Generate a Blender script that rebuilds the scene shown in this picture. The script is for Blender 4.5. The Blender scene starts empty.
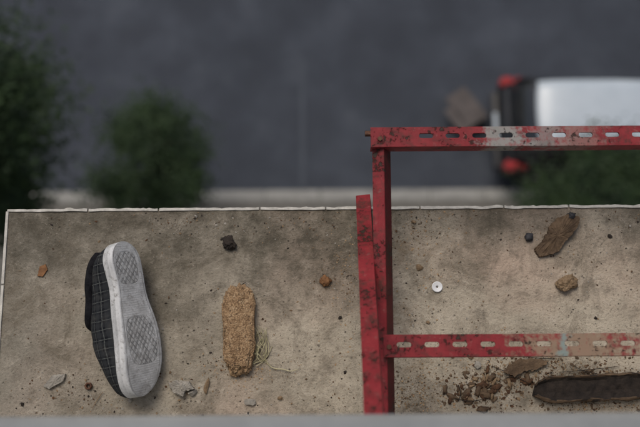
import bpy, bmesh, math, random
from mathutils import Vector, Matrix, noise
R=random.Random(7)
S=bpy.context.scene
S.view_settings.view_transform='Standard'; S.view_settings.look='None'; S.view_settings.exposure=0
LZ=14.0; CAMZ=15.7
# ---------------- camera
cam=bpy.data.cameras.new("camera"); co=bpy.data.objects.new("camera",cam); S.collection.objects.link(co)
cam.lens=50; cam.sensor_width=36; cam.clip_end=2000; cam.clip_start=0.02
CM=Matrix.Translation((0,0,CAMZ))@Matrix.Rotation(math.radians(12),4,'X')@Matrix.Rotation(math.radians(-0.4),4,'Z')
co.matrix_world=CM; S.camera=co
cam.dof.use_dof=True; cam.dof.focus_distance=1.68; cam.dof.aperture_fstop=2.4
def P(u,v,h=0.0):
    """plan position (metres) of a surveyed point standing h above the ledge top"""
    d=(CM.to_3x3()@Vector(((u-320)/888.9,(213.5-v)/888.9,-1)))
    k=(LZ+h-CAMZ)/d.z
    return Vector((d.x*k,d.y*k,LZ+h))
# ---------------- materials
def nt(name):
    m=bpy.data.materials.new(name); m.use_nodes=True; t=m.node_tree; b=t.nodes['Principled BSDF']; return m,t,b
class G:
    def __init__(s,t): s.t=t
    def n(s,ty,**k):
        x=s.t.nodes.new(ty)
        for a,b in k.items(): setattr(x,a,b)
        return x
    def l(s,a,b): s.t.links.new(a,b)
    def noise(s,co,scale,detail=6,rough=.6,dist=0):
        x=s.n('ShaderNodeTexNoise'); x.inputs['Scale'].default_value=scale; x.inputs['Detail'].default_value=detail
        x.inputs['Roughness'].default_value=rough; x.inputs['Distortion'].default_value=dist
        if co is not None: s.l(co,x.inputs['Vector'])
        return x.outputs['Fac']
    def ramp(s,f,*st):
        x=s.n('ShaderNodeValToRGB'); e=x.color_ramp.elements
        while len(e)<len(st): e.new(.5)
        for i,(p,c) in enumerate(st):
            e[i].position=p; e[i].color=(c,c,c,1) if not hasattr(c,'__len__') else (*c,1)
        s.l(f,x.inputs[0]); return x.outputs[0]
    def mix(s,f,a,b,mode='MIX'):
        x=s.n('ShaderNodeMix',data_type='RGBA',blend_type=mode)
        for val,i in ((f,0),(a,6),(b,7)):
            if isinstance(val,(int,float)): x.inputs[i].default_value=val if i==0 else (val,val,val,1)
            elif isinstance(val,tuple): x.inputs[i].default_value=(*val,1)
            else: s.l(val,x.inputs[i])
        return x.outputs[2]
    def m(s,op,a,b=None,c=None):
        x=s.n('ShaderNodeMath',operation=op)
        for i,v in enumerate((a,b,c)):
            if v is None: continue
            if isinstance(v,(int,float)): x.inputs[i].default_value=v
            else: s.l(v,x.inputs[i])
        return x.outputs[0]
    def obj(s): return s.n('ShaderNodeTexCoord').outputs['Object']
    def uv(s): return s.n('ShaderNodeTexCoord').outputs['UV']
    def sep(s,v):
        x=s.n('ShaderNodeSeparateXYZ'); s.l(v,x.inputs[0]); return x.outputs
    def bump(s,h,b,dist=.002,st=1):
        x=s.n('ShaderNodeBump'); x.inputs['Distance'].default_value=dist; x.inputs['Strength'].default_value=st
        s.l(h,x.inputs['Height']); s.l(x.outputs[0],b.inputs['Normal'])
def simple(name,c1,c2,scale=40,rough=.8,bump=.001,spec=.3,metal=0):
    m,t,b=nt(name); g=G(t); o=g.obj(); f=g.noise(o,scale,8,.65)
    g.l(g.ramp(f,(.3,c1),(.7,c2)),b.inputs['Base Color']); b.inputs['Roughness'].default_value=rough
    b.inputs['Specular IOR Level'].default_value=spec; b.inputs['Metallic'].default_value=metal
    if bump: g.bump(g.noise(o,scale*2.5,6,.7),b,bump)
    return m
# concrete ledge
M_LED,t,b=nt("weathered_concrete"); g=G(t); o=g.obj(); xyz=g.sep(o)
f1=g.noise(o,5,10,.65); f2=g.noise(o,28,10,.7); f3=g.noise(o,190,5,.7); f4=g.noise(o,2.6,6,.6,.6); f5=g.noise(o,9,12,.75,.8); f6=g.noise(o,420,3,.6)
c=g.ramp(f1,(.3,(.28,.245,.19)),(.5,(.43,.38,.30)),(.72,(.56,.495,.395)))
c=g.mix(g.ramp(g.noise(o,3.2,5,.5),(.48,0),(.66,.6)),c,(.52,.385,.30))
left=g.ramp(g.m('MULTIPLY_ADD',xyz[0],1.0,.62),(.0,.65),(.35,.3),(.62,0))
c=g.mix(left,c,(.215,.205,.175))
c=g.mix(g.ramp(f5,(.36,.75),(.52,0)),c,(.16,.135,.10))
c=g.mix(g.ramp(f2,(.32,.6),(.48,0)),c,(.14,.118,.09))
c=g.mix(g.ramp(f2,(.56,0),(.74,.6)),c,(.63,.57,.475))
fr=g.m('ADD',g.m('MULTIPLY_ADD',xyz[1],1/.14,-.215/.14),g.m('MULTIPLY',g.m('SUBTRACT',f4,.5),5))
c=g.mix(g.m('MULTIPLY',g.ramp(fr,(.05,0),(1.0,.9)),g.ramp(f2,(.38,1),(.78,.35))),c,(.085,.075,.056))
# brown dirt collected near the bracket and the wall
dx=g.m('ABSOLUTE',g.m('SUBTRACT',xyz[0],.16)); dm=g.m('ADD',g.m('MULTIPLY',dx,-3.2),g.m('MULTIPLY',g.m('SUBTRACT',f5,.5),3.2))
c=g.mix(g.ramp(dm,(-.2,0),(.5,.75)),c,(.20,.145,.09))
c=g.mix(g.ramp(f3,(.30,.75),(.44,0)),c,(.09,.08,.06))
c=g.mix(g.ramp(f3,(.60,0),(.74,.5)),c,(.62,.565,.48))
c=g.mix(g.m('MULTIPLY',g.ramp(f6,(.60,0),(.68,.7)),g.ramp(g.noise(o,11,6,.7),(.46,0),(.6,1))),c,(.10,.075,.05))
v=g.n('ShaderNodeTexVoronoi'); v.inputs['Scale'].default_value=85; g.l(o,v.inputs['Vector'])
pit=g.ramp(v.outputs['Distance'],(.08,1),(.2,0)); pitm=g.m('MULTIPLY',pit,g.ramp(g.noise(o,14,4),(.5,0),(.6,1)))
c=g.mix(g.m('MULTIPLY',pitm,.8),c,(.06,.05,.04))
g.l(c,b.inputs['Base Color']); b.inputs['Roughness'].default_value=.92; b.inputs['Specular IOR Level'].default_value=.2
g.bump(g.m('ADD',g.m('ADD',g.m('MULTIPLY',f2,1.6),g.m('MULTIPLY',f3,.8)),g.m('MULTIPLY',pitm,-.6)),b,.005,.9)
M_EDGE=simple("pale_edge_render",(.30,.29,.26),(.62,.60,.55),35,.8,.002)
M_WALL=simple("plaster_wall",(.36,.36,.34),(.46,.455,.43),3,.9,.002)
M_SILL=simple("sill_paint",(.22,.23,.23),(.31,.32,.315),8,.6,.001)
# painted red steel
def redmat(name,fade=None,dark=1.0):
    m,t,b=nt(name); g=G(t); o=g.obj(); x=g.sep(o)
    f=g.noise(o,18,8,.7); f2=g.noise(o,75,8,.7)
    c=g.ramp(f,(.3,(.10*dark,.010*dark,.013*dark)),(.5,(.205*dark,.015*dark,.021*dark)),(.75,(.28*dark,.034*dark,.038*dark)))
    c=g.mix(g.ramp(f2,(.58,0),(.70,.45)),c,(.30*dark,.15*dark,.135*dark))
    c=g.mix(g.ramp(g.noise(o,34,8,.75),(.36,.85),(.50,0)),c,(.060,.022,.017))
    chips=g.ramp(g.m('ADD',g.m('MULTIPLY',f,.5),g.m('MULTIPLY',g.noise(o,110,6,.7),.5)),(.41,1),(.445,0))
    if fade:
        for (a,w,col,amt) in fade:
            d=g.m('ABSOLUTE',g.m('SUBTRACT',x[0],a))
            mk=g.ramp(g.m('ADD',g.m('DIVIDE',d,w),g.m('MULTIPLY',g.m('SUBTRACT',g.m('MULTIPLY_ADD',f,.5,g.m('MULTIPLY',f2,.5)),.5),6)),(.25,amt),(.9,0))
            c=g.mix(mk,c,col)
    c=g.mix(chips,c,(.035,.020,.014))
    g.l(c,b.inputs['Base Color']); b.inputs['Roughness'].default_value=.62; b.inputs['Specular IOR Level'].default_value=.3
    g.bump(g.m('SUBTRACT',g.m('MULTIPLY',f2,.5),chips),b,.0012,.8)
    return m
M_RT=redmat("chipped_red_paint_upper",[(.235,.05,(.26,.285,.265),.8),(.31,.045,(.22,.25,.235),.6),(.37,.06,(.27,.19,.165),.5)])
M_RB=redmat("chipped_red_paint_lower",[(.33,.13,(.25,.19,.13),.85),(.305,.012,(.18,.28,.28),.7),(.50,.12,(.29,.24,.175),.9)])
M_RA=redmat("chipped_red_paint",[(.12,.03,(.36,.25,.23),.3)])
M_RD=redmat("shaded_red_paint",None,.42)  # same red paint darkened: the webs' shade side is put into the colour
M_BOLT=simple("rusty_bolt_metal",(.06,.03,.02),(.16,.08,.05),200,.7,.0005,.4,.5)
# ---------------- mesh helpers
def link(o,parent=None):
    S.collection.objects.link(o)
    if parent: o.parent=parent
    return o
def empty(name,loc=(0,0,0)):
    e=bpy.data.objects.new(name,None); e.empty_display_size=.1; S.collection.objects.link(e); return e
def mobj(name,verts,faces,mat,parent=None,smooth=False,mats=None):
    me=bpy.data.meshes.new(name); me.from_pydata([tuple(v) for v in verts],[],faces); me.update()
    for mm in ([mat] if not mats else mats): me.materials.append(mm)
    if smooth: me.polygons.foreach_set('use_smooth',[True]*len(me.polygons))
    return link(bpy.data.objects.new(name,me),parent)
def box(name,a,b,mat,parent=None,bev=0,M=None,seg=2):
    bm=bmesh.new(); bmesh.ops.create_cube(bm,size=1)
    for v in bm.verts:
        v.co=Vector([a[i]+(v.co[i]+.5)*(b[i]-a[i]) for i in range(3)])
    if bev: bmesh.ops.bevel(bm,geom=bm.edges[:],offset=bev,segments=seg,affect='EDGES')
    if M is not None: bm.transform(M)
    bmesh.ops.recalc_face_normals(bm,faces=bm.faces)
    me=bpy.data.meshes.new(name); bm.to_mesh(me); bm.free(); me.materials.append(mat)
    return link(bpy.data.objects.new(name,me),parent)
def cyl(name,p,q,r1,r2,mat,parent=None,seg=16,bev=0):
    p=Vector(p);q=Vector(q); bm=bmesh.new(); L=(q-p).length
    bmesh.ops.create_cone(bm,cap_ends=True,segments=seg,radius1=r1,radius2=r2,depth=L)
    if bev: bmesh.ops.bevel(bm,geom=[e for e in bm.edges if len(e.link_faces)==2 and any(len(f.verts)>4 for f in e.link_faces)],offset=bev,segments=2,affect='EDGES')
    bm.transform(Matrix.Translation((p+q)/2)@Vector((0,0,1)).rotation_difference((q-p).normalized()).to_matrix().to_4x4())
    me=bpy.data.meshes.new(name); bm.to_mesh(me); bm.free(); me.materials.append(mat)
    return link(bpy.data.objects.new(name,me),parent)
def lump(name,loc,size,rotz,mat,sub=4,amp=.25,fr=2.0,fine=0,seed=0,parent=None,tilt=0,box_=1.0,flat=False):
    bm=bmesh.new(); bmesh.ops.create_icosphere(bm,subdivisions=sub,radius=1)
    so=Vector((seed*7.3,seed*3.1,seed*1.7))
    for v in bm.verts:
        d=v.co.normalized()
        if box_<1: d=Vector([math.copysign(abs(c)**box_,c) for c in d])
        k=1+amp*noise.noise(d*fr+so)+amp*.5*noise.noise(d*fr*2.7+so)
        if fine: k+=fine*noise.noise(d*fr*9+so)+fine*.8*abs(noise.noise(d*fr*19+so))
        v.co=Vector((d.x*k*size[0]/2,d.y*k*size[1]/2,d.z*k*size[2]/2))
    if flat:
        rr=random.Random(seed)
        for _ in range(7):
            nn=Vector((rr.uniform(-1,1),rr.uniform(-1,1),rr.uniform(-.2,1))).normalized(); sc=Vector((size[0]/2,size[1]/2,size[2]/2))
            dd=rr.uniform(.5,.72)
            for v in bm.verts:
                q=Vector((v.co.x/sc.x,v.co.y/sc.y,v.co.z/sc.z)); e=q.dot(nn)-dd
                if e>0: q-=nn*e; v.co=Vector((q.x*sc.x,q.y*sc.y,q.z*sc.z))
    bm.transform(Matrix.Rotation(rotz,4,'Z')@Matrix.Rotation(tilt,4,'Y'))
    zm=min(v.co.z for v in bm.verts)
    for v in bm.verts: v.co.z-=zm*.8
    me=bpy.data.meshes.new(name); bm.to_mesh(me); bm.free(); me.materials.append(mat)
    me.polygons.foreach_set('use_smooth',[not flat]*len(me.polygons))
    o=link(bpy.data.objects.new(name,me),parent); o.location=loc; return o
def tube(name,pts,r,mat,parent=None,cyc=False,taper=True):
    cu=bpy.data.curves.new(name,'CURVE'); cu.dimensions='3D'; cu.bevel_depth=r; cu.bevel_resolution=2
    s=cu.splines.new('NURBS' if not cyc else 'POLY'); s.points.add(len(pts)-1)
    for i,p in enumerate(pts):
        s.points[i].co=(*p,1); s.points[i].radius=1 if not taper else max(.35,1-.6*abs(2*i/(len(pts)-1)-1))
    s.use_cyclic_u=cyc
    if not cyc: s.use_endpoint_u=True; s.order_u=3
    ob=bpy.data.objects.new(name,cu); S.collection.objects.link(ob)
    dg=bpy.context.evaluated_depsgraph_get(); me=bpy.data.meshes.new_from_object(ob.evaluated_get(dg))
    bpy.data.objects.remove(ob); me.materials.clear(); me.materials.append(mat)
    return link(bpy.data.objects.new(name,me),parent)
def join(name,objs):
    bm=bmesh.new(); mats=[]
    for ob in objs:
        me=ob.data; idx=[]
        for m in me.materials:
            if m not in mats: mats.append(m)
            idx.append(mats.index(m))
        n0=len(bm.faces); tmp=me.copy(); tmp.transform(ob.matrix_basis)
        if ob.location.length>0 and ob.matrix_basis.translation.length==0: tmp.transform(Matrix.Translation(ob.location))
        bm.from_mesh(tmp); bm.faces.ensure_lookup_table()
        for f in bm.faces[n0:]: f.material_index=idx[f.material_index] if idx else 0
        bpy.data.objects.remove(ob); bpy.data.meshes.remove(tmp)
    me=bpy.data.meshes.new(name); bm.to_mesh(me); bm.free()
    for m in mats: me.materials.append(m)
    return link(bpy.data.objects.new(name,me))
# ---------------- ledge
FL=P(9,211); BL=P(-6,440); FR_Y=P(640,205).y
nx,ny=220,34; vs=[];fs=[]
X1=3.0
for j in range(ny+1):
    for i in range(nx+1):
        s=j/ny; yl=-.05+s*(FL.y+.05)
        xl=BL.x+(FL.x-BL.x)*s
        x=xl+(X1-xl)*(i/nx)**1.6; y=yl
        z=LZ+.0016*noise.noise(Vector((x*9,y*9,0)))
        if j==ny: y+=.0022*noise.noise(Vector((x*14,1,2)))+.0015*noise.noise(Vector((x*55,1,2)))
        if i==0: x+=.002*noise.noise(Vector((y*16,4,2)))
        vs.append((x,y,z))
for j in range(ny):
    for i in range(nx):
        a=j*(nx+1)+i; fs.append((a,a+1,a+nx+2,a+nx+1))
n=len(vs)
rim=[j*(nx+1) for j in range(ny,-1,-1)]
front=[ny*(nx+1)+i for i in range(nx+1)]
for k in front: vs.append((vs[k][0],vs[k][1],LZ-.13))
for i in range(nx): fs.append((front[i],front[i+1],n+i+1,n+i))
n2=len(vs)
for k in rim: vs.append((vs[k][0],vs[k][1],LZ-.13))
for i in range(len(rim)-1): fs.append((rim[i],n2+i,n2+i+1,rim[i+1]))
ledge=empty("concrete_ledge")
mobj("slab_top",vs,fs,M_LED,ledge)
box("slab_underside",(FL.x+.01,-.05,LZ-.16),(X1,FL.y-.01,LZ-.131),M_WALL,ledge)
xs=[FL.x-.004]
while xs[-1]<X1: xs.append(xs[-1]+R.uniform(.12,.24))
for i in range(len(xs)-1):
    a,bb=xs[i]+.0016,xs[i+1]-.0016; n=24; vv=[];ff=[]
    for k in range(n+1):
        x=a+(bb-a)*k/n; y0=FL.y-.001; w=.0042+.0022*noise.noise(Vector((x*60,3,0)))+.0016*noise.noise(Vector((x*190,3,0))); yy=.0018*noise.noise(Vector((x*30,9,0)))
        zt=LZ+.0030+.0010*noise.noise(Vector((x*50,0,0)))
        vv+=[(x,y0-.001+yy,LZ-.05),(x,y0-.001+yy,zt),(x,y0+w+yy,zt-.0006),(x,y0+w+yy,LZ-.05)]
        if k:
            q=4*k
            for e in range(3): ff.append((q-4+e,q-3+e,q+1+e,q+e))
    ff+=[(0,3,2,1),(4*n,4*n+1,4*n+2,4*n+3)]
    mobj("edge_strip",vv,ff,M_EDGE,ledge)
d=(FL-BL); 
for i in range(3):
    a=BL+d*(i/3+.004); c=BL+d*((i+1)/3-.004)
    vv=[(a.x-.005,a.y,LZ-.05),(a.x+.0,a.y,LZ-.05),(a.x+.0,a.y,LZ+.003),(a.x-.005,a.y,LZ+.003),(c.x-.005,c.y,LZ-.05),(c.x,c.y,LZ-.05),(c.x,c.y,LZ+.003),(c.x-.005,c.y,LZ+.003)]
    mobj("edge_strip",vv,[(0,1,2,3),(7,6,5,4),(3,2,6,7),(0,3,7,4),(1,5,6,2)],M_EDGE,ledge)
# ---------------- building
bld=empty("apartment_building")
M_GL=simple("window_glass",(.02,.025,.03),(.03,.035,.04),3,.08,0,.6)
M_FR=simple("window_frame_paint",(.5,.5,.5),(.6,.6,.6),10,.5,0)
W=-.055
def wall(x0,x1,z0,z1): box("wall",(x0,W-.25,z0),(x1,W,z1),M_WALL,bld)
wall(-16,-1.6,0,19); wall(2.6,16,0,19)
zprev=0
for fl in range(6):
    o0=fl*2.92+1.0 if fl<5 else LZ+.62
    if fl==4: continue
    o1=o0+1.4
    wall(-1.6,2.6,zprev,o0-.05); zprev=o1
    wall(-1.6,-1.2,o0-.05,o1); wall(1.2,2.6,o0-.05,o1)
    if fl<4:
        box("window_sill",(-1.25,W+.001,o0-.045),(1.25,W+.06,o0),M_SILL,bld)
        box("window_glass",(-1.2,W-.2,o0),(1.2,W-.18,o1),M_GL,bld)
        for xx in (-1.2,-.03,1.14): box("window_frame",(xx,W-.178,o0),(xx+.06,W-.13,o1),M_FR,bld)
wall(-1.6,2.6,zprev,19)
box("window_sill",(-1.3,-.4,LZ+.573),(2.0,P(320,415,.62).y,LZ+.62),M_SILL,bld,.006)
# ---------------- red bracket frame
frame=empty("red_steel_bracket")
def flange_slots(name,L,Wd,T,slots,M,mat,sl=.026,sw=.0095,yc=None):
    cu=bpy.data.curves.new(name,'CURVE'); cu.dimensions='2D'; cu.fill_mode='BOTH'; cu.extrude=T/2; cu.bevel_depth=.0004
    def sp(pts):
        s=cu.splines.new('POLY'); s.points.add(len(pts)-1); s.use_cyclic_u=True
        for i,p in enumerate(pts): s.points[i].co=(p[0],p[1],0,1)
    sp([(0,0),(L,0),(L,Wd),(0,Wd)])
    yc=yc or Wd*.55
    for x in slots:
        r=sw/2; pts=[]
        for k in range(9): a=-math.pi/2+math.pi*k/8; pts.append((x+sl/2-r+r*math.cos(a),yc+r*math.sin(a)))
        for k in range(9): a=math.pi/2+math.pi*k/8; pts.append((x-sl/2+r+r*math.cos(a),yc+r*math.sin(a)))
        sp(pts)
    ob=bpy.data.objects.new(name,cu); S.collection.objects.link(ob)
    dg=bpy.context.evaluated_depsgraph_get(); me=bpy.data.meshes.new_from_object(ob.evaluated_get(dg)); bpy.data.objects.remove(ob)
    me.materials.clear(); me.materials.append(mat)
    o=link(bpy.data.objects.new(name,me),frame); o.matrix_local=M; return o
HR=.18
def rail(p0,mat,slotu,v,Wd=.037,web=.0305,L=.85):
    o0=P(*p0,HR); M=Matrix.Translation(o0)
    sl=[P(u,v,HR).x-o0.x for u in slotu]
    flange_slots("slotted_flange",L,Wd,.003,sl,M,mat)
    w=box("web",(0,0,-web),(L,.003,-.0018),mat,frame); w.matrix_local=M
rail((371,147),M_RT,[426+26.6*i for i in range(13)],136,.0355)
rail((384,357),M_RB,[404,432,460,488,516,544,572,600,628,656,684,712],347)
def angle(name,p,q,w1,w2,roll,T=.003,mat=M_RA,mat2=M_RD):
    d=(q-p).normalized(); side=d.cross(Vector((0,0,1))).normalized(); up=side.cross(d).normalized()
    L=(q-p).length
    M=Matrix((( side.x,d.x,up.x,p.x),(side.y,d.y,up.y,p.y),(side.z,d.z,up.z,p.z),(0,0,0,1)))@Matrix.Rotation(roll,4,'Y')
    a=box(name+"_leg",(-w1,0,-T),(0,L,0),mat,frame,.0006); a.matrix_local=M
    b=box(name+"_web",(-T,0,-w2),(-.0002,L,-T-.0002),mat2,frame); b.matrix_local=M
    return M
pa=P(383.5,128,HR-.006); qa=P(387,350,HR-.006); dd=(qa-pa)
qa=pa+dd*((W-pa.y)/dd.y)
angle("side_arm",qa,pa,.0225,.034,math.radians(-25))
pb=P(370,194,.03); qb=P(383,412,.40)
db=(qb-pb); qb=pb+db*((W-pb.y)/db.y) if qb.y>W else qb
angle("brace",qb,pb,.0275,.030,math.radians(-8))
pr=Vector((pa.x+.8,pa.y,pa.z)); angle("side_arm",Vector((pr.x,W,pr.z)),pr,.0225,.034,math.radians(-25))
bp=P(369,133,HR); cyl("bolt",bp+Vector((-.007,0,-.004)),bp+Vector((.012,0,-.004)),.0055,.0055,M_BOLT,frame,6)
for (u,v) in ((380,139),(389,347)):
    p=P(u,v,HR+.0015); cyl("bolt",p,p+Vector((0,0,.004)),.0045,.0045,M_BOLT,frame,6)
# ---------------- shoe
def interp(tab,t):
    for (a,va),(b2,vb) in zip(tab,tab[1:]):
        if t<=b2:
            k=(t-a)/(b2-a); return va+(vb-va)*k
    return tab[-1][1]
def smooth_tab(tab):
    return lambda t: sum(interp(tab,min(1,max(0,t+d)))*w for d,w in ((-.03,.2),(-.015,.2),(0,.2),(.015,.2),(.03,.2))) if .06<t<.9 else interp(tab,t)
Ls=.285
def wid(t):
    heel=math.sqrt(max(0,1-((.14-t)/.14)**2)) if t<.14 else 1
    toe=max(0,1-(max(0,t-.74)/.26)**2.3)**.5 if t>.74 else 1
    k=min(1,max(0,(t-.25)/.45)); k=k*k*(3-2*k)
    return (.037+.0115*k-.003*math.exp(-((t-.33)/.12)**2))*heel*toe
def cen(t): return .005*math.sin(math.pi*min(1,t*1.0))-.006*max(0,t-.6)/.4
def spring(t): return .016*(max(0,t-.68)/.32)**2+.003*math.exp(-((t-.4)/.1)**2)
ts=[.5-.5*math.cos(math.pi*k/70) for k in range(71)]
ts[0]=.0004; ts[-1]=.9996
sv=[];sf=[];suv=[]
prof=[(0,0),(.15,0),(.3,0),(.45,0),(.6,0),(.75,0),(.88,0),(.95,.0004),(.985,.002),(1,.005),(1.0,.009),(1.012,.0095),(1.012,.011),(1.0,.0115),(1.0,.020),(.985,.024),(.95,.0265)]
full=[(-a,z) for a,z in reversed(prof[1:])]+prof
for t in ts:
    for a,z in full:
        sv.append((cen(t)+a*max(wid(t),.0005),t*Ls,z+spring(t))); suv.append((a,t))
NP=len(full)
for i in range(70):
    for k in range(NP-1):
        a=i*NP+k; sf.append((a,a+NP,a+NP+1,a+1))
def shoe_mat():
    m,t,b=nt("dirty_white_rubber"); g=G(t); uv=g.sep(g.uv()); o=g.obj(); xyz=g.sep(o)
    f=g.noise(o,30,8,.7); f2=g.noise(o,140,6,.7); f3=g.noise(o,70,10,.75)
    c=g.ramp(f,(.3,(.40,.41,.42)),(.5,(.53,.54,.55)),(.7,(.66,.67,.68)))
    au=g.m('ABSOLUTE',uv[0])
    isb=g.m('LESS_THAN',au,.93)
    gr=g.ramp(g.m('ABSOLUTE',g.m('SUBTRACT',au,.84)),(.015,1),(.04,0))
    x=xyz[0]; y=xyz[1]
    def ell(cy,ax,ay,cx=0):
        dx=g.m('DIVIDE',g.m('SUBTRACT',x,cx),ax); dy=g.m('DIVIDE',g.m('SUBTRACT',y,cy),ay)
        return g.m('ADD',g.m('POWER',g.m('ABSOLUTE',dx),3.5),g.m('POWER',g.m('ABSOLUTE',dy),3.5))
    e1=ell(.050,.025,.030); e2=ell(.185,.034,.044,.004)
    ins=g.m('MAXIMUM',g.m('LESS_THAN',e1,1),g.m('LESS_THAN',e2,1))
    ring=g.m('MAXIMUM',g.ramp(g.m('ABSOLUTE',g.m('SUBTRACT',e1,1.0)),(.05,1),(.18,0)),g.ramp(g.m('ABSOLUTE',g.m('SUBTRACT',e2,1.0)),(.04,1),(.14,0)))
    def lines(sx,sy,pitch,w,soft=.1):
        q=g.m('FRACT',g.m('ADD',g.m('DIVIDE',g.m('ADD',g.m('MULTIPLY',x,sx),g.m('MULTIPLY',y,sy)),pitch),50))
        return g.ramp(g.m('ABSOLUTE',g.m('SUBTRACT',q,.5)),(w,1),(w+soft,0))
    lat=g.m('MAXIMUM',lines(1,.75,.0105,.05),lines(1,-.75,.0105,.05))
    lat2=g.m('MULTIPLY',lines(1,.75,.00525,.08,.15),.5)
    lat=g.m('MULTIPLY',g.m('MAXIMUM',lat,lat2),ins)
    rib=g.m('MULTIPLY',g.m('MULTIPLY',lines(0,1,.0042,.08,.2),g.m('SUBTRACT',1,ins)),.13)
    groove=g.m('MULTIPLY',g.m('MAXIMUM',g.m('MAXIMUM',lat,rib),g.m('MAXIMUM',g.m('MULTIPLY',gr,.5),g.m('MULTIPLY',ring,.5))),isb)
    wear=g.ramp(f3,(.43,.0),(.56,1))
    groove=g.m('MULTIPLY',groove,wear)
    c=g.mix(g.m('MULTIPLY',isb,g.ramp(g.noise(o,22,8,.7),(.40,0),(.64,.75))),c,(.26,.255,.25))
    c=g.mix(g.m('MULTIPLY',groove,.75),c,(.12,.125,.13))
    c=g.mix(g.ramp(f2,(.33,.8),(.47,0)),c,(.19,.18,.17))
    c=g.mix(g.ramp(f3,(.60,0),(.75,.5)),c,(.66,.66,.66))
    g.l(c,b.inputs['Base Color']); b.inputs['Roughness'].default_value=.65
    g.bump(g.m('SUBTRACT',g.m('MULTIPLY',f2,.35),groove),b,.0018,1)
    return m
def plaid_mat():
    m,t,b=nt("plaid_canvas"); g=G(t); uv=g.sep(g.uv()); o=g.obj()
    wob=g.m('MULTIPLY',g.m('SUBTRACT',g.noise(o,25,3),.5),.006)
    u,v=g.m('ADD',uv[0],wob),g.m('ADD',uv[1],wob)
    def st(c,p,w,off=0): 
        q=g.m('FRACT',g.m('ADD',g.m('DIVIDE',c,p),20+off)); return g.ramp(g.m('ABSOLUTE',g.m('SUBTRACT',q,.5)),(w,1),(w+.03,0))
    c=g.mix(g.m('MULTIPLY',st(u,.017,.22),.6),(.008,.009,.012),(.026,.029,.033))
    c=g.mix(g.m('MULTIPLY',st(v,.017,.22),.45),c,(.030,.033,.036))
    c=g.mix(g.m('MULTIPLY',g.m('MAXIMUM',st(u,.017,.02,.5),st(v,.017,.02,.5)),g.ramp(g.noise(o,300,3),(.35,.2),(.6,.75))),c,(.12,.13,.125))
    f=g.noise(o,400,3,.6); c=g.mix(g.ramp(g.noise(o,40,6),(.5,0),(.75,.3)),c,(.10,.095,.085))
    g.l(c,b.inputs['Base Color']); b.inputs['Roughness'].default_value=.95; b.inputs['Specular IOR Level'].default_value=.15; g.bump(f,b,.0006); return m
M_SOLE=shoe_mat(); M_PLAID=plaid_mat(); M_BLK=simple("black_lining_fabric",(.006,.006,.008),(.020,.020,.023),120,.95,.0015,.1)
shoe=empty("plaid_slip_on_shoe")
def adduv(ob,uvs):
    me=ob.data; l=me.uv_layers.new(name="UVMap")
    for lp in me.loops: l.data[lp.index].uv=uvs[lp.vertex_index]
sole=mobj("sole",sv,sf,M_SOLE,shoe,True); adduv(sole,suv)
HT=[(0,.030),(.08,.044),(.2,.056),(.33,.062),(.45,.070),(.55,.074),(.65,.070),(.75,.058),(.85,.046),(.95,.030),(1,.012)]
hf=smooth_tab(HT)
h0=P(120,241,.085); h1=P(146,380,.06)
yd=(h1-h0).normalized(); phi=math.radians(54)
side=Vector((-yd.y,yd.x,0)).normalized()
if side.x<0: side=-side
upv=side.cross(yd)
if upv.z<0: upv=-upv
nrm=(upv*math.cos(phi)+side*math.sin(phi)).normalized()
zl=-nrm; xl=yd.cross(zl)
LFT=-1 if xl.x>0 else 1
NA=32; uvv=[];uf=[];uuv=[]
def upt(t,a,grow=0):
    w=max(wid(t),.0005)*.97+grow; c_,s_=math.cos(a),math.sin(a)
    e=.62 if t<.55 else .62+.25*(t-.55)
    hh=abs(s_)**e
    x=cen(t)+w*math.copysign(abs(c_)**e,c_)*(1-.20*abs(s_)**2*(1 if t<.6 else .6)); z=.022+(hf(t)+grow)*hh+spring(t)
    x+=LFT*.016*hh*min(1,t*4)*max(0,1-max(0,t-.7)/.3)
    n_=noise.noise(Vector((x*40,t*9,z*40)))*.007*abs(s_)+noise.noise(Vector((x*20,t*22,z*60)))*.003*abs(s_)
    y=t*Ls+ (.012*abs(s_) if t<.3 else 0)*(1-t/.3 if t<.3 else 0)
    return Vector((x+n_,y,z+n_))
A0=.27
for t in ts:
    for k in range(NA+1):
        a=math.pi*k/NA; p=upt(t,a); uvv.append(p); uuv.append((k/NA*.18,p.y))
T0,T1=.035,.50
for i in range(70):
    for k in range(NA):
        tm=(ts[i]+ts[i+1])/2; am=(k+.5)/NA
        op=A0+ (0.18*((tm-.40)/.10)**2 if tm>.40 else 0)
        if T0<tm<T1 and op<am<1-op: continue
        a=i*(NA+1)+k; uf.append((a+NA+1,a+NA+2,a+1,a))
upper=mobj("upper",uvv,uf,None,shoe,True,[M_PLAID,M_BLK]); adduv(upper,uuv)
cnt=sum((1 if p.normal.dot(p.center-Vector((cen(p.center.y/Ls),p.center.y,.05)))>0 else -1) for p in upper.data.polygons)
if cnt<0: upper.data.flip_normals()
md=upper.modifiers.new("s",'SOLIDIFY'); md.thickness=.003; md.offset=-1; md.material_offset=1
lp=[]
N=16
for k in range(N+1):
    t=T0+(.40-T0)*k/N; lp.append(upt(t,math.pi*A0,.001))
for k in range(1,9):
    t=.40+.1*k/8; lp.append(upt(t,math.pi*(A0+.18*(k/8)**2),.001))
lp+=[upt(.40+.1*k/8,math.pi*(1-A0-.18*(k/8)**2),.001) for k in range(8,0,-1)]
for k in range(N,-1,-1):
    t=T0+(.40-T0)*k/N; lp.append(upt(t,math.pi*(1-A0),.001))
tube("padded_collar",lp,.0095,M_BLK,shoe,True,False)
tv=[];tf=[]
for j in range(9):
    for k in range(9):
        t=.56-.17*j/8; a=math.pi*(.36+.28*k/8); p=upt(t,a,-.004); p.z+=.004+.014*(j/8)**2; tv.append(p)
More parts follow.
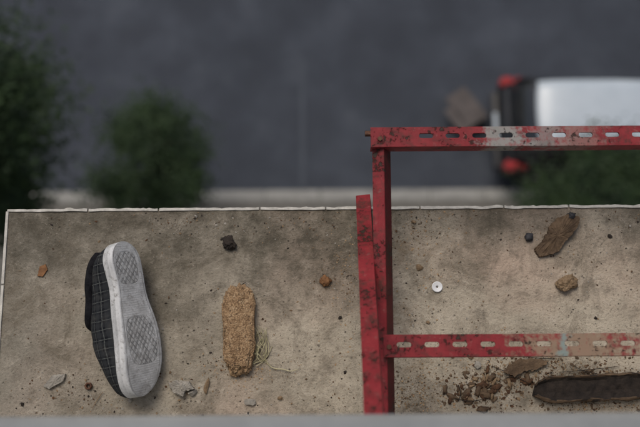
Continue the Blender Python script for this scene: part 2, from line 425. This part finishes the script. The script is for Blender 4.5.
for j in range(8):
    for k in range(8): a=j*9+k; tf.append((a,a+1,a+10,a+9))
tg=mobj("tongue",tv,tf,M_BLK,shoe,True); md=tg.modifiers.new("s",'SOLIDIFY'); md.thickness=.004
fv=[];ff=[]
for t in ts:
    for a in (-.9,-.45,0,.45,.9): fv.append((cen(t)+a*wid(t),t*Ls,.0268+spring(t)))
for i in range(70):
    for k in range(4): a=i*5+k; ff.append((a,a+1,a+6,a+5))
mobj("footbed",fv,ff,M_BLK,shoe)
mid=h0+Vector((.004,0,0))
Ms=Matrix(((xl.x,yd.x,zl.x,mid.x),(xl.y,yd.y,zl.y,mid.y),(xl.z,yd.z,zl.z,mid.z),(0,0,0,1)))
allv=[Ms@Vector(v) for v in list(sv)+list(uvv)+lp]
dz=LZ-min(v.z for v in allv)-.002
shoe.matrix_world=Matrix.Translation((0,0,dz))@Ms
# ---------------- sponge etc.
def spmat():
    m,t,b=nt("crumbly_foam"); g=G(t); o=g.obj()
    v=g.n('ShaderNodeTexVoronoi'); v.inputs['Scale'].default_value=300; g.l(o,v.inputs['Vector'])
    f=g.noise(o,90,10,.8); c=g.ramp(f,(.32,(.19,.11,.055)),(.5,(.42,.275,.15)),(.68,(.58,.43,.27)))
    c=g.mix(g.m('MULTIPLY',g.ramp(v.outputs['Distance'],(.42,0),(.8,.9)),g.ramp(g.noise(o,60,5),(.35,.3),(.6,1))),c,(.12,.065,.03))
    c=g.mix(g.ramp(g.noise(o,160,3),(.62,0),(.68,.85)),c,(.05,.03,.02))
    g.l(c,b.inputs['Base Color']); b.inputs['Roughness'].default_value=.95
    g.bump(g.m('ADD',g.m('MULTIPLY',v.outputs['Distance'],-.8),g.m('MULTIPLY',f,1.6)),b,.003,1); return m
M_SP=spmat()
c0=P(239,329,.012); c0.z=LZ
lump("crumbly_sponge",c0,(.058,.160,.028),math.radians(2),M_SP,6,.20,1.6,.06,3,box_=.70)
M_STRAW=simple("dry_straw",(.24,.22,.12),(.50,.46,.30),60,.8,0)
st=[]
for k in range(18):
    u0=258+R.uniform(-4,5); v0=326+R.uniform(-2,10); pts=[]
    for j in range(8):
        s=j/7; u=u0+6*math.sin(s*3+k)+(s*s*R.uniform(-4,8)); v=v0+s*R.uniform(25,36)
        pts.append(P(u,v,.004+.012*math.sin(math.pi*s)*R.random()))
    st.append(tube("st",pts,.0008,M_STRAW))
for (pp) in ([(262,352),(268,366),(276,369),(284,369),(291,372),(298,369)],[(256,330),(262,345),(268,352),(264,362),(256,366)],[(250,365),(258,362),(268,358),(272,346)]):
    st.append(tube("st",[P(u,v,.003+.004*R.random()) for u,v in pp],.0012,M_STRAW))
join("dry_grass_tuft",st)
M_BARK=simple("brown_bark",(.05,.032,.02),(.17,.115,.07),45,.85,.003)
M_DARK=simple("charred_wood",(.012,.010,.009),(.05,.038,.03),70,.85,.002)
M_STONE=simple("grey_stone",(.20,.185,.16),(.40,.375,.33),60,.9,.003)
M_TAN=simple("dry_mud",(.13,.085,.05),(.32,.23,.14),120,.95,.002)
M_SAW=simple("sawdust",(.24,.16,.09),(.46,.33,.20),150,.95,.001)
M_BLACKP=simple("dark_pebble_stone",(.015,.015,.018),(.05,.05,.055),80,.6,.001)
M_RUST=simple("rusty_debris",(.035,.018,.011),(.15,.08,.042),110,.9,.003)
M_LEAFB=simple("dead_leaf_brown",(.10,.045,.02),(.28,.14,.06),60,.8,.001)
def plate(name,uv,th,mat,lift=.002,jag=.0015,tilt=(0,0),curl=0):
    pts=[P(u,v,0) for u,v in uv]; c=sum(pts,Vector())/len(pts); ring=[]
    for i in range(len(pts)):
        a=pts[i];b2=pts[(i+1)%len(pts)]
        for k in range(7):
            p=a.lerp(b2,k/7)-c; nn=jag*noise.noise(Vector((p.x*260,p.y*260,len(pts)))); n2_=jag*noise.noise(Vector((p.x*260,p.y*260,9+len(pts)))); p+=Vector((nn,n2_,0)); ring.append(p)
    bm=bmesh.new(); n=len(ring); rings=[]
    for q in (1,.85,.66,.45,.22):
        rings.append([bm.verts.new((p.x*q,p.y*q,th*(.75+.35*(1-q))+lift+.35*th*noise.noise(Vector((p.x*q*130,p.y*q*130,3)))+.25*th*noise.noise(Vector((p.x*q*400,p.y*q*400,3))))) for p in ring])
    ce=bm.verts.new((0,0,th*1.0+lift)); bot=[bm.verts.new((p.x*1.02,p.y*1.02,lift*.2)) for p in ring]
    for i in range(n):
        j=(i+1)%n
        for r0,r1 in zip(rings,rings[1:]): bm.faces.new((r0[i],r0[j],r1[j],r1[i]))
        bm.faces.new((rings[-1][i],rings[-1][j],ce)); bm.faces.new((bot[i],bot[j],rings[0][j],rings[0][i]))
    bm.faces.new(list(reversed(bot)))
    for v in bm.verts: v.co.z+=v.co.x*tilt[0]+v.co.y*tilt[1]+curl*(v.co.x*v.co.x+v.co.y*v.co.y)
    zm=min(v.co.z for v in bm.verts)
    for v in bm.verts: v.co.z-=zm-.0003
    bmesh.ops.recalc_face_normals(bm,faces=bm.faces)
    me=bpy.data.meshes.new(name); bm.to_mesh(me); bm.free(); me.materials.append(mat)
    o=link(bpy.data.objects.new(name,me)); o.location=(c.x,c.y,LZ); return o
plate("bark_piece",[(556,219),(566,216),(577,219),(576,227),(570,236),(563,243),(558,252),(547,256),(538,257),(534,249),(540,243),(546,234),(549,226)],.007,M_BARK,jag=.0025,tilt=(.10,.05))
def lp_(name,u,v,w,h,z,rot,mat,seed,sub=3,amp=.3,fine=.0,bx=.8,flat=False):
    k=.00195; o=P(u,v,z*k/2); o.z=LZ; return lump(name,o,(w*k,h*k,z*k),rot,mat,sub,amp,1.7,fine,seed,box_=bx,flat=flat)
lp_("dark_pebble",529,237,8,8,6,0,M_BLACKP,1)
lp_("dark_pebble",571,216,8,7,12,0,M_BLACKP,2)
lp_("mud_clump",567,283,18,13,9,.3,M_TAN,4,5,.4,.12)
lp_("dried_dropping",229,243,10,13,7,.5,M_DARK,5,4,.6,.12)
plate("concrete_shard",[(169,383),(178,380),(190,382),(195,389),(186,391),(184,397),(174,392)],.010,M_STONE,jag=.002,tilt=(.1,-.1))
lp_("stone_chip",192,393,10,8,7,.5,M_STONE,7,3,.35,flat=True)
plate("concrete_shard",[(44,386),(54,375),(66,374),(64,381),(50,389)],.006,M_STONE)
lp_("stone_chip",206,386,5,16,5,-.2,M_TAN,8,3,flat=True)
lp_("stone_chip",250,402,11,8,6,.2,M_STONE,9,3,flat=True)
lp_("stone_chip",420,267,7,7,5,.2,M_TAN,10,3,flat=True)
lp_("mud_clump",325,281,9,10,5,.4,M_LEAFB,11,4,.5,.12)
lp_("stone_chip",477,365,8,7,5,.4,M_STONE,12,3,flat=True)
lp_("stone_chip",471,357,6,6,4,.4,M_TAN,13,3,flat=True)
for i,(u,v,s) in enumerate([(414,222,5),(340,318,4),(196,216,4),(610,236,5),(130,400,5),(22,404,5),(428,322,4),(280,398,5),(345,372,4),(596,318,4)]):
    lp_("stone_chip",u,v,s,s*.8,s*.6,i,R.choice([M_STONE,M_TAN,M_DARK]),30+i,3,flat=True)
plate("dead_leaf",[(38,276),(40,267),(46,264),(48,270),(43,277)],.001,M_LEAFB,lift=.003)
tube("twig",[P(236,290,.004),P(241,285,.006),P(246,282,.004)],.0011,M_DARK)
tube("twig",[P(213,293,.003),P(217,290,.003)],.001,M_DARK)
tube("twig",[P(92,409,.003),P(97,399,.005),P(103,392,.003)],.001,M_TAN)
M_CAP=simple("white_plastic",(.62,.63,.64),(.72,.73,.74),60,.4,0)
def ringobj(name,loc,prof,mat,seg=32):
    vv=[];ff=[];n=len(prof)
    for i in range(seg):
        a=2*math.pi*i/seg
        for r,z in prof: vv.append((r*math.cos(a),r*math.sin(a),z))
    for i in range(seg):
        for k in range(n-1):
            a=i*n+k;b2=((i+1)%seg)*n+k; ff.append((a,b2,b2+1,a+1))
    o=mobj(name,vv,ff,mat,None,True); o.location=loc; return o
ringobj("plastic_cap",P(437,287,0)+Vector((0,0,.0005)),[(.0102,0),(.0104,.003),(.0096,.0042),(.0085,.0036),(.0045,.0034),(.0022,.0030),(.0018,.0)],M_CAP)
ringobj("rusty_nut",P(89,386,0)+Vector((0,0,.0005)),[(.0075,0),(.0075,.006),(.0068,.0068),(.004,.0065),(.0036,0)],M_BOLT,6)
def plank(name,uv0,uv1,w,th):
    a=P(*uv0,th);b2=P(*uv1,th); d=(b2-a); L=d.length; ang=math.atan2(d.y,d.x); vv=[];ff=[];n=140
    prof=[(-.5,0),(-.52,.35),(-.49,.9),(-.44,1.0),(-.40,.80),(-.3,.62),(-.1,.55),(.1,.60),(.3,.64),(.39,.82),(.44,.98),(.49,.9),(.52,.4),(.5,0)]
    for i in range(n+1):
        s=i/n; ww=w*(.42+.58*min(1,s/.06)**.8)
        for k,(py,pz) in enumerate(prof):
            vv.append((s*L+.008*noise.noise(Vector((py*9,3,s*2))),py*ww+.003*noise.noise(Vector((s*L*25,k*.25,0)))+.0015*noise.noise(Vector((s*L*90,k*.4,0))),pz*th+(.0025*noise.noise(Vector((s*L*35,k*1.3,5)))+.0015*noise.noise(Vector((s*L*120,k*2.3,5))))*(pz>0)))
    m=len(prof)
    for i in range(n):
        for k in range(m-1):
            q=i*m+k; ff.append((q,q+m,q+m+1,q+1))
    ff+=[tuple(range(m)),tuple(reversed(range(n*m,n*m+m)))]
    o=mobj(name,vv,ff,None,None,False,[M_DARK,M_BARK])
    for f in o.data.polygons:
        cyk=f.index%(m-1) if f.index<n*(m-1) else 0
        f.material_index=1 if (cyk in (1,2,3,9,10,11) and noise.noise(Vector((f.index//(m-1)*.15,cyk,1)))>-.15) else 0
    o.location=(a.x,a.y,LZ); o.rotation_euler=(0,0,ang); return o
plank("charred_plank",(536,390),(760,381),.048,.020)
plate("dead_leaf",[(503,371),(514,361),(530,358),(548,361),(540,368),(526,371),(512,377)],.002,M_BARK,lift=.005,jag=.005,curl=3)
# crumbled bark heap: one object
parts=[]
for i in range(34):
    u,v=R.gauss(472,13),R.gauss(391,7); s=R.uniform(3,9)
    parts.append(lp_("c",u,v,s*1.3,s*.6,s*.28,R.random()*6,R.choice([M_RUST,M_BARK,M_TAN]),50+i,2,.8,.15,1))
for i in range(14):
    u,v=R.gauss(508,16),R.gauss(379,6); s=R.uniform(3,9)
    parts.append(lp_("c",u,v,s*1.3,s*.6,s*.28,R.random()*6,R.choice([M_RUST,M_BARK,M_TAN]),90+i,2,.8,.15,1))
bpy.context.view_layer.update()
join("crumbled_bark",parts)
for i,(a,b2,c2) in enumerate([((505,378),(520,376),(548,362)),((455,398),(470,404),(486,398)),((492,366),(508,372),(530,384)),((515,352),(530,360),(556,358)),((458,385),(463,392),(458,402)),((560,372),(590,370),(620,366)),((575,366),(582,372),(600,374))]):
    tube("twig",[P(*a,.003),P(*b2,.009),P(*c2,.004)],.0011,M_DARK)
def grit(name,n,sampler,mats,smin,smax):
    vv=[];ff=[];mi=[]
    bm0=bmesh.new(); bmesh.ops.create_icosphere(bm0,subdivisions=1,radius=1); bv=[v.co.copy() for v in bm0.verts]; bf=[[v.index for v in f.verts] for f in bm0.faces]; bm0.free()
    for i in range(n):
        u,v=sampler(); p=P(u,v,0)
        if p.y<-.045 or p.y>FL.y-.006 or p.x<FL.x+.015: continue
        s=smin+(smax-smin)*R.random()**3.5; sx,sy,sz=s*R.uniform(.6,1.3),s*R.uniform(.35,1),s*R.uniform(.2,.5); a=R.random()*6.28
        n0=len(vv); mm=R.randrange(len(mats))
        for q in bv:
            k=1+R.uniform(-.35,.35); x,y=q.x*sx*k,q.y*sy*k
            vv.append((p.x+x*math.cos(a)-y*math.sin(a),p.y+x*math.sin(a)+y*math.cos(a),LZ+sz*.6+q.z*sz*k))
        for f in bf: ff.append([n0+j for j in f]); mi.append(mm)
    o=mobj(name,vv,ff,None,None,False,mats)
    o.data.polygons.foreach_set('material_index',mi); return o
CL=[(100,405,18,8),(470,385,30,18),(530,368,35,12),(600,372,40,8),(410,225,30,14),(190,225,30,10),(240,350,25,25),(190,390,30,14),(330,280,18,30),(560,250,25,25),(350,395,40,12),(560,408,80,6),(400,320,30,30),(60,390,30,14),(270,225,60,10),(620,215,30,8)]
def samp():
    if R.random()<.35: return (R.uniform(-5,700),R.uniform(205,418))
    a=R.choice(CL); return (R.gauss(a[0],a[2]),R.gauss(a[1],a[3]))
grit("grit",4000,samp,[M_STONE,M_TAN,M_BARK,M_TAN,M_DARK,M_RUST],.0005,.0028)
def samp2():
    a=R.choice([(470,388,18,10),(525,366,25,9),(510,385,25,8),(600,370,30,6),(560,405,50,4)]); return (R.gauss(a[0],a[2]),R.gauss(a[1],a[3]))
grit("leaf_litter",1300,samp2,[M_RUST,M_BARK,M_BARK,M_TAN],.0008,.0042)
def samp3():
    a=R.choice([(440,375,40,22),(500,385,50,16),(540,360,50,12),(620,405,50,8),(410,395,20,12),(242,372,20,8),(345,300,10,50),(420,250,25,30)]); return (R.gauss(a[0],a[2]),R.gauss(a[1],a[3]))
grit("wood_crumbs",5000,samp3,[M_SAW,M_TAN,M_SAW,M_BARK],.0005,.0024)
# ---------------- street
M_ASP,t,b=nt("asphalt"); g=G(t); o=g.obj()
f=g.noise(o,.35,5,.55); f2=g.noise(o,60,4,.7); f3=g.noise(o,1.1,6,.65)
c=g.ramp(f,(.3,(.036,.043,.056)),(.7,(.064,.074,.094)))
c=g.mix(g.ramp(f3,(.38,.6),(.58,0)),c,(.031,.036,.047)); c=g.mix(g.ramp(f3,(.56,0),(.72,.5)),c,(.085,.095,.112)); c=g.mix(g.ramp(f2,(.5,0),(.7,.3)),c,(.09,.095,.10))
g.l(c,b.inputs['Base Color']); b.inputs['Roughness'].default_value=.85; b.inputs['Specular IOR Level'].default_value=.3; g.bump(f2,b,.01)
M_SEAM=simple("asphalt_seam",(.048,.056,.070),(.064,.074,.090),3,.85,0)
M_KERB=simple("kerb_concrete",(.20,.20,.19),(.32,.32,.30),6,.85,.004)
M_PAVE,t,b=nt("paving_slabs"); g=G(t); o=g.obj(); br=g.n('ShaderNodeTexBrick'); g.l(o,br.inputs['Vector'])
br.inputs['Scale'].default_value=2.5; br.inputs['Color1'].default_value=(.12,.115,.105,1); br.inputs['Color2'].default_value=(.15,.145,.13,1); br.inputs['Mortar'].default_value=(.06,.058,.05,1); br.inputs['Mortar Size'].default_value=.01
g.l(br.outputs['Color'],b.inputs['Base Color']); b.inputs['Roughness'].default_value=.9
M_GRASS=simple("grass_ground",(.03,.05,.018),(.07,.09,.035),2,.95,.02)
def sheet(name,x0,x1,y0,y1,z,mat,parent=None): return mobj(name,[(x0,y0,z),(x1,y0,z),(x1,y1,z),(x0,y1,z)],[(0,1,2,3)],mat,parent)
sheet("ground",-400,400,-400,400,-.13,M_GRASS)
KY=3.78
road=empty("road"); 
sheet("asphalt",-150,150,KY,12.5,-.12,M_ASP,road)
sheet("seam",-.36,-.27,KY+.1,6.4,-.116,M_SEAM,road)
pv=empty("pavement")
box("paving",(-150,-.055,-.2),(150,KY-.22,0),M_PAVE,pv)
box("far_paving",(-150,12.66,-.2),(150,15,0),M_PAVE,pv)
kb=empty("kerb"); 
for i in range(-40,40):
    box("kerb_stone",(i*1.0+.006,KY-.215,-.2),(i*1.0+.994,KY,.012),M_KERB,kb,.012)
    box("kerb_stone",(i*1.0+.006,12.5,-.2),(i*1.0+.994,12.655,.012),M_KERB,kb,.012)
# ---------------- car
car=empty("parked_hatchback_car")
M_BODY=simple("black_car_paint",(.012,.013,.015),(.016,.017,.02),2,.22,0,.5)
M_ROOF=simple("silver_white_paint",(.40,.46,.51),(.48,.54,.59),2,.3,0,.5)
M_CG=simple("car_glass",(.012,.014,.016),(.02,.022,.025),2,.06,0,.6)
M_TAIL=simple("tail_light_lens",(.26,.010,.010),(.34,.015,.015),20,.2,0,.5)
M_TYRE=simple("tyre_rubber",(.02,.02,.02),(.03,.03,.03),30,.85,0); M_RIM=simple("alloy_rim",(.35,.35,.36),(.45,.45,.46),10,.3,0,.5,.8)
CX,CY=3.18,4.76
def loft(name,secs,mat,smooth=True):
    vv=[];ff=[];m=len(secs[0][1])
    for x,ring in secs:
        for y,z in ring: vv.append((CX+x,CY+y,-.12+z))
    for i in range(len(secs)-1):
        for k in range(m):
            a=i*m+k;b2=i*m+(k+1)%m; ff.append((a,a+m,b2+m,b2))
    ff.append(tuple(range(m))); ff.append(tuple(reversed(range((len(secs)-1)*m,len(secs)*m))))
    o=mobj(name,vv,ff,mat,car,smooth); bm=bmesh.new(); bm.from_mesh(o.data); bmesh.ops.recalc_face_normals(bm,faces=bm.faces); bm.to_mesh(o.data); bm.free(); return o
def br_(hw,z0,z1): return [(-hw*.9,z0),(-hw,z0+.12),(-hw,z0+(z1-z0)*.6),(-hw*.96,z1-.08),(-hw*.86,z1),(hw*.86,z1),(hw*.96,z1-.08),(hw,z0+(z1-z0)*.6),(hw,z0+.12),(hw*.9,z0)]
loft("body",[(0,br_(.66,.42,.70)),(.03,br_(.74,.32,.86)),(.12,br_(.81,.26,.95)),(.5,br_(.85,.2,.98)),(1.2,br_(.86,.18,.97)),(2.4,br_(.86,.18,.95)),(3.1,br_(.86,.2,.94)),(3.6,br_(.83,.22,.86)),(3.95,br_(.77,.26,.76)),(4.08,br_(.66,.34,.62))],M_BODY)
def cab(b_,r_,z1,z0=.90): return [(-b_,z0),(-(b_*.45+r_*.55),z0+(z1-z0)*.6),(-r_,z1-.03),(-r_*.8,z1),(r_*.8,z1),(r_,z1-.03),((b_*.45+r_*.55),z0+(z1-z0)*.6),(b_,z0)]
loft("cabin_glass",[(.14,cab(.70,.66,.93)),(.32,cab(.75,.62,1.22)),(.52,cab(.77,.59,1.43)),(1.0,cab(.78,.59,1.50)),(2.0,cab(.78,.59,1.49)),(2.45,cab(.78,.58,1.42)),(3.15,cab(.76,.68,.93))],M_CG)
vv=[];ff=[];xsr=[.50,.56,.8,1.2,1.9,2.35,2.45]; zr=[1.432,1.462,1.500,1.515,1.508,1.462,1.43]
for x,z in zip(xsr,zr):
    for k in range(9):
        s=-1+k/4; vv.append((CX+x+(.05*s*s if x<.6 else 0),CY+s*.585,-.12+z-.035*s**4+.01))
for i in range(6):
    for k in range(8): a=i*9+k; ff.append((a,a+9,a+10,a+1))
r=mobj("roof",vv,ff,M_ROOF,car,True); r.modifiers.new("s",'SOLIDIFY').thickness=.02
for sgn in (-1,1):
    box("tail_light",(CX+.02,CY+sgn*.76-.09,.60),(CX+.26,CY+sgn*.76+.09,.86),M_TAIL,car,.04)
    box("tail_light_side",(CX+.28,CY+sgn*.80-.035,.66),(CX+.42,CY+sgn*.80+.035,.872),M_TAIL,car,.02)
    box("pillar",(CX+.3,CY+sgn*.735-.02,.83),(CX+.55,CY+sgn*.735+.02,1.05),M_BODY,car,.01)
    for wx in (.62,3.3):
        cyl("wheel",(CX+wx,CY+sgn*.66,.19),(CX+wx,CY+sgn*.875,.19),.31,.31,M_TYRE,car,28,.03)
        cyl("rim",(CX+wx,CY+sgn*.87,.19),(CX+wx,CY+sgn*.885,.19),.2,.19,M_RIM,car,10)
    box("mirror",(CX+2.55,CY+sgn*.95-.09,.82),(CX+2.7,CY+sgn*.95+.09,.95),M_BODY,car,.03)
    box("headlight",(CX+3.82,CY+sgn*.6-.12,.48),(CX+4.04,CY+sgn*.6+.12,.62),M_RIM,car,.03)
box("rear_bumper",(CX-.07,CY-.74,.22),(CX+.1,CY+.74,.46),M_BODY,car,.05)
box("number_plate",(CX-.08,CY-.26,.50),(CX-.02,CY+.26,.61),M_ROOF,car,.005)
box("rear_wiper",(CX+.25,CY-.02,1.03),(CX+.28,CY+.35,1.05),M_TYRE,car,.004)
M_CB=simple("grey_cardboard",(.07,.062,.06),(.12,.105,.10),5,.9,0)
cbx=empty("cardboard_box"); Mb=Matrix.Translation((2.75,5.2,-.112))@Matrix.Rotation(.6,4,'Z')
box("carton",(-.22,-.27,0),(.22,.27,.30),M_CB,cbx,.01,Mb)
box("flap",(-.22,.275,.25),(.22,.45,.26),M_CB,cbx,.003,Mb); box("flap",(-.38,-.27,.27),(-.225,.27,.28),M_CB,cbx,.003,Mb)
# ---------------- trees
def leafmat(name,c1,c2):
    m,t,b=nt(name); g=G(t); o=g.obj(); f=g.noise(o,2.2,4,.6)
    oi=g.noise(o,30,2,.5); c=g.ramp(g.m('ADD',g.m('MULTIPLY',f,.6),g.m('MULTIPLY',oi,.4)),(.38,c1),(.62,c2)); g.l(c,b.inputs['Base Color'])
    b.inputs['Roughness'].default_value=.6; b.inputs['Specular IOR Level'].default_value=.2; return m
M_LEAF=leafmat("tree_leaves",(.007,.018,.008),(.034,.060,.021)); M_TRUNK=simple("tree_bark",(.05,.04,.03),(.12,.09,.07),12,.9,.01)
def tree(name,base,cc,rad,nl,ncl,leaf=.06,cs=(.12,.26),lean=0):
    e=empty(name); cc=Vector(cc); base=Vector(base); fork=base.lerp(Vector((cc.x-lean*.7,cc.y,cc.z-rad[2]*.7)),.85)
    parts=[cyl("t",base-Vector((0,0,.1)),fork,.09,.055,M_TRUNK)]
    cl=[]
    for i in range(ncl):
        while True:
            q=Vector((R.uniform(-1,1),R.uniform(-1,1),R.uniform(-1,1)))
            if .25<q.length<1: break
        c=cc+Vector((q.x*rad[0]+q.z*lean,q.y*rad[1],q.z*rad[2])); cl.append((c,R.uniform(*cs)*rad[0]))
        if i%3==0: parts.append(cyl("t",fork,c,.03,.008,M_TRUNK,None,6))
    tr=join("trunk_and_limbs",parts); tr.parent=e
    vv=[];ff=[]
    for i in range(nl):
        c,s=R.choice(cl); p=c+Vector((R.gauss(0,s),R.gauss(0,s),R.gauss(0,s*.8)))
        d=Vector((R.uniform(-1,1),R.uniform(-1,1),R.uniform(-.5,.5))).normalized(); w=d.cross(Vector((R.uniform(-.6,.6),R.uniform(-.6,.6),1))).normalized(); L=leaf*R.uniform(.6,1.3)
        n0=len(vv); vv+=[p,p+d*L*.5+w*L*.28,p+d*L,p+d*L*.5-w*L*.28]; ff.append((n0,n0+1,n0+2,n0+3))
    mobj("foliage",vv,ff,M_LEAF,e)
tree("street_tree",(-4.8,3.0,0),(-4.15,3.1,5.6),(1.0,1.05,3.0),30000,80,.07,(.12,.26),.55)
tree("street_tree",(-2.65,3.1,0),(-2.65,3.6,2.2),(.85,.95,.8),13000,34,.07,(.14,.30))
tree("street_tree",(4.4,2.9,0),(4.5,3.05,2.0),(1.2,.85,.7),12000,34,.07)
# ---------------- light
w=bpy.data.worlds.new("World"); S.world=w; w.use_nodes=True; t=w.node_tree
sk=t.nodes.new('ShaderNodeTexSky'); sk.sky_type='NISHITA'; sk.sun_disc=False
EL,AZ=math.radians(58),math.radians(-25)
sk.sun_elevation=EL; sk.sun_rotation=AZ; sk.dust_density=4
t.links.new(sk.outputs[0],t.nodes['Background'].inputs[0]); t.nodes['Background'].inputs[1].default_value=.10
sd=Vector((math.sin(AZ)*math.cos(EL),math.cos(AZ)*math.cos(EL),math.sin(EL)))
su=bpy.data.lights.new("sun",'SUN'); su.energy=1.5; su.angle=math.radians(30); su.color=(1,.93,.84)
so=bpy.data.objects.new("sun",su); S.collection.objects.link(so); so.rotation_euler=sd.to_track_quat('Z','Y').to_euler(); so.location=(0,10,40)
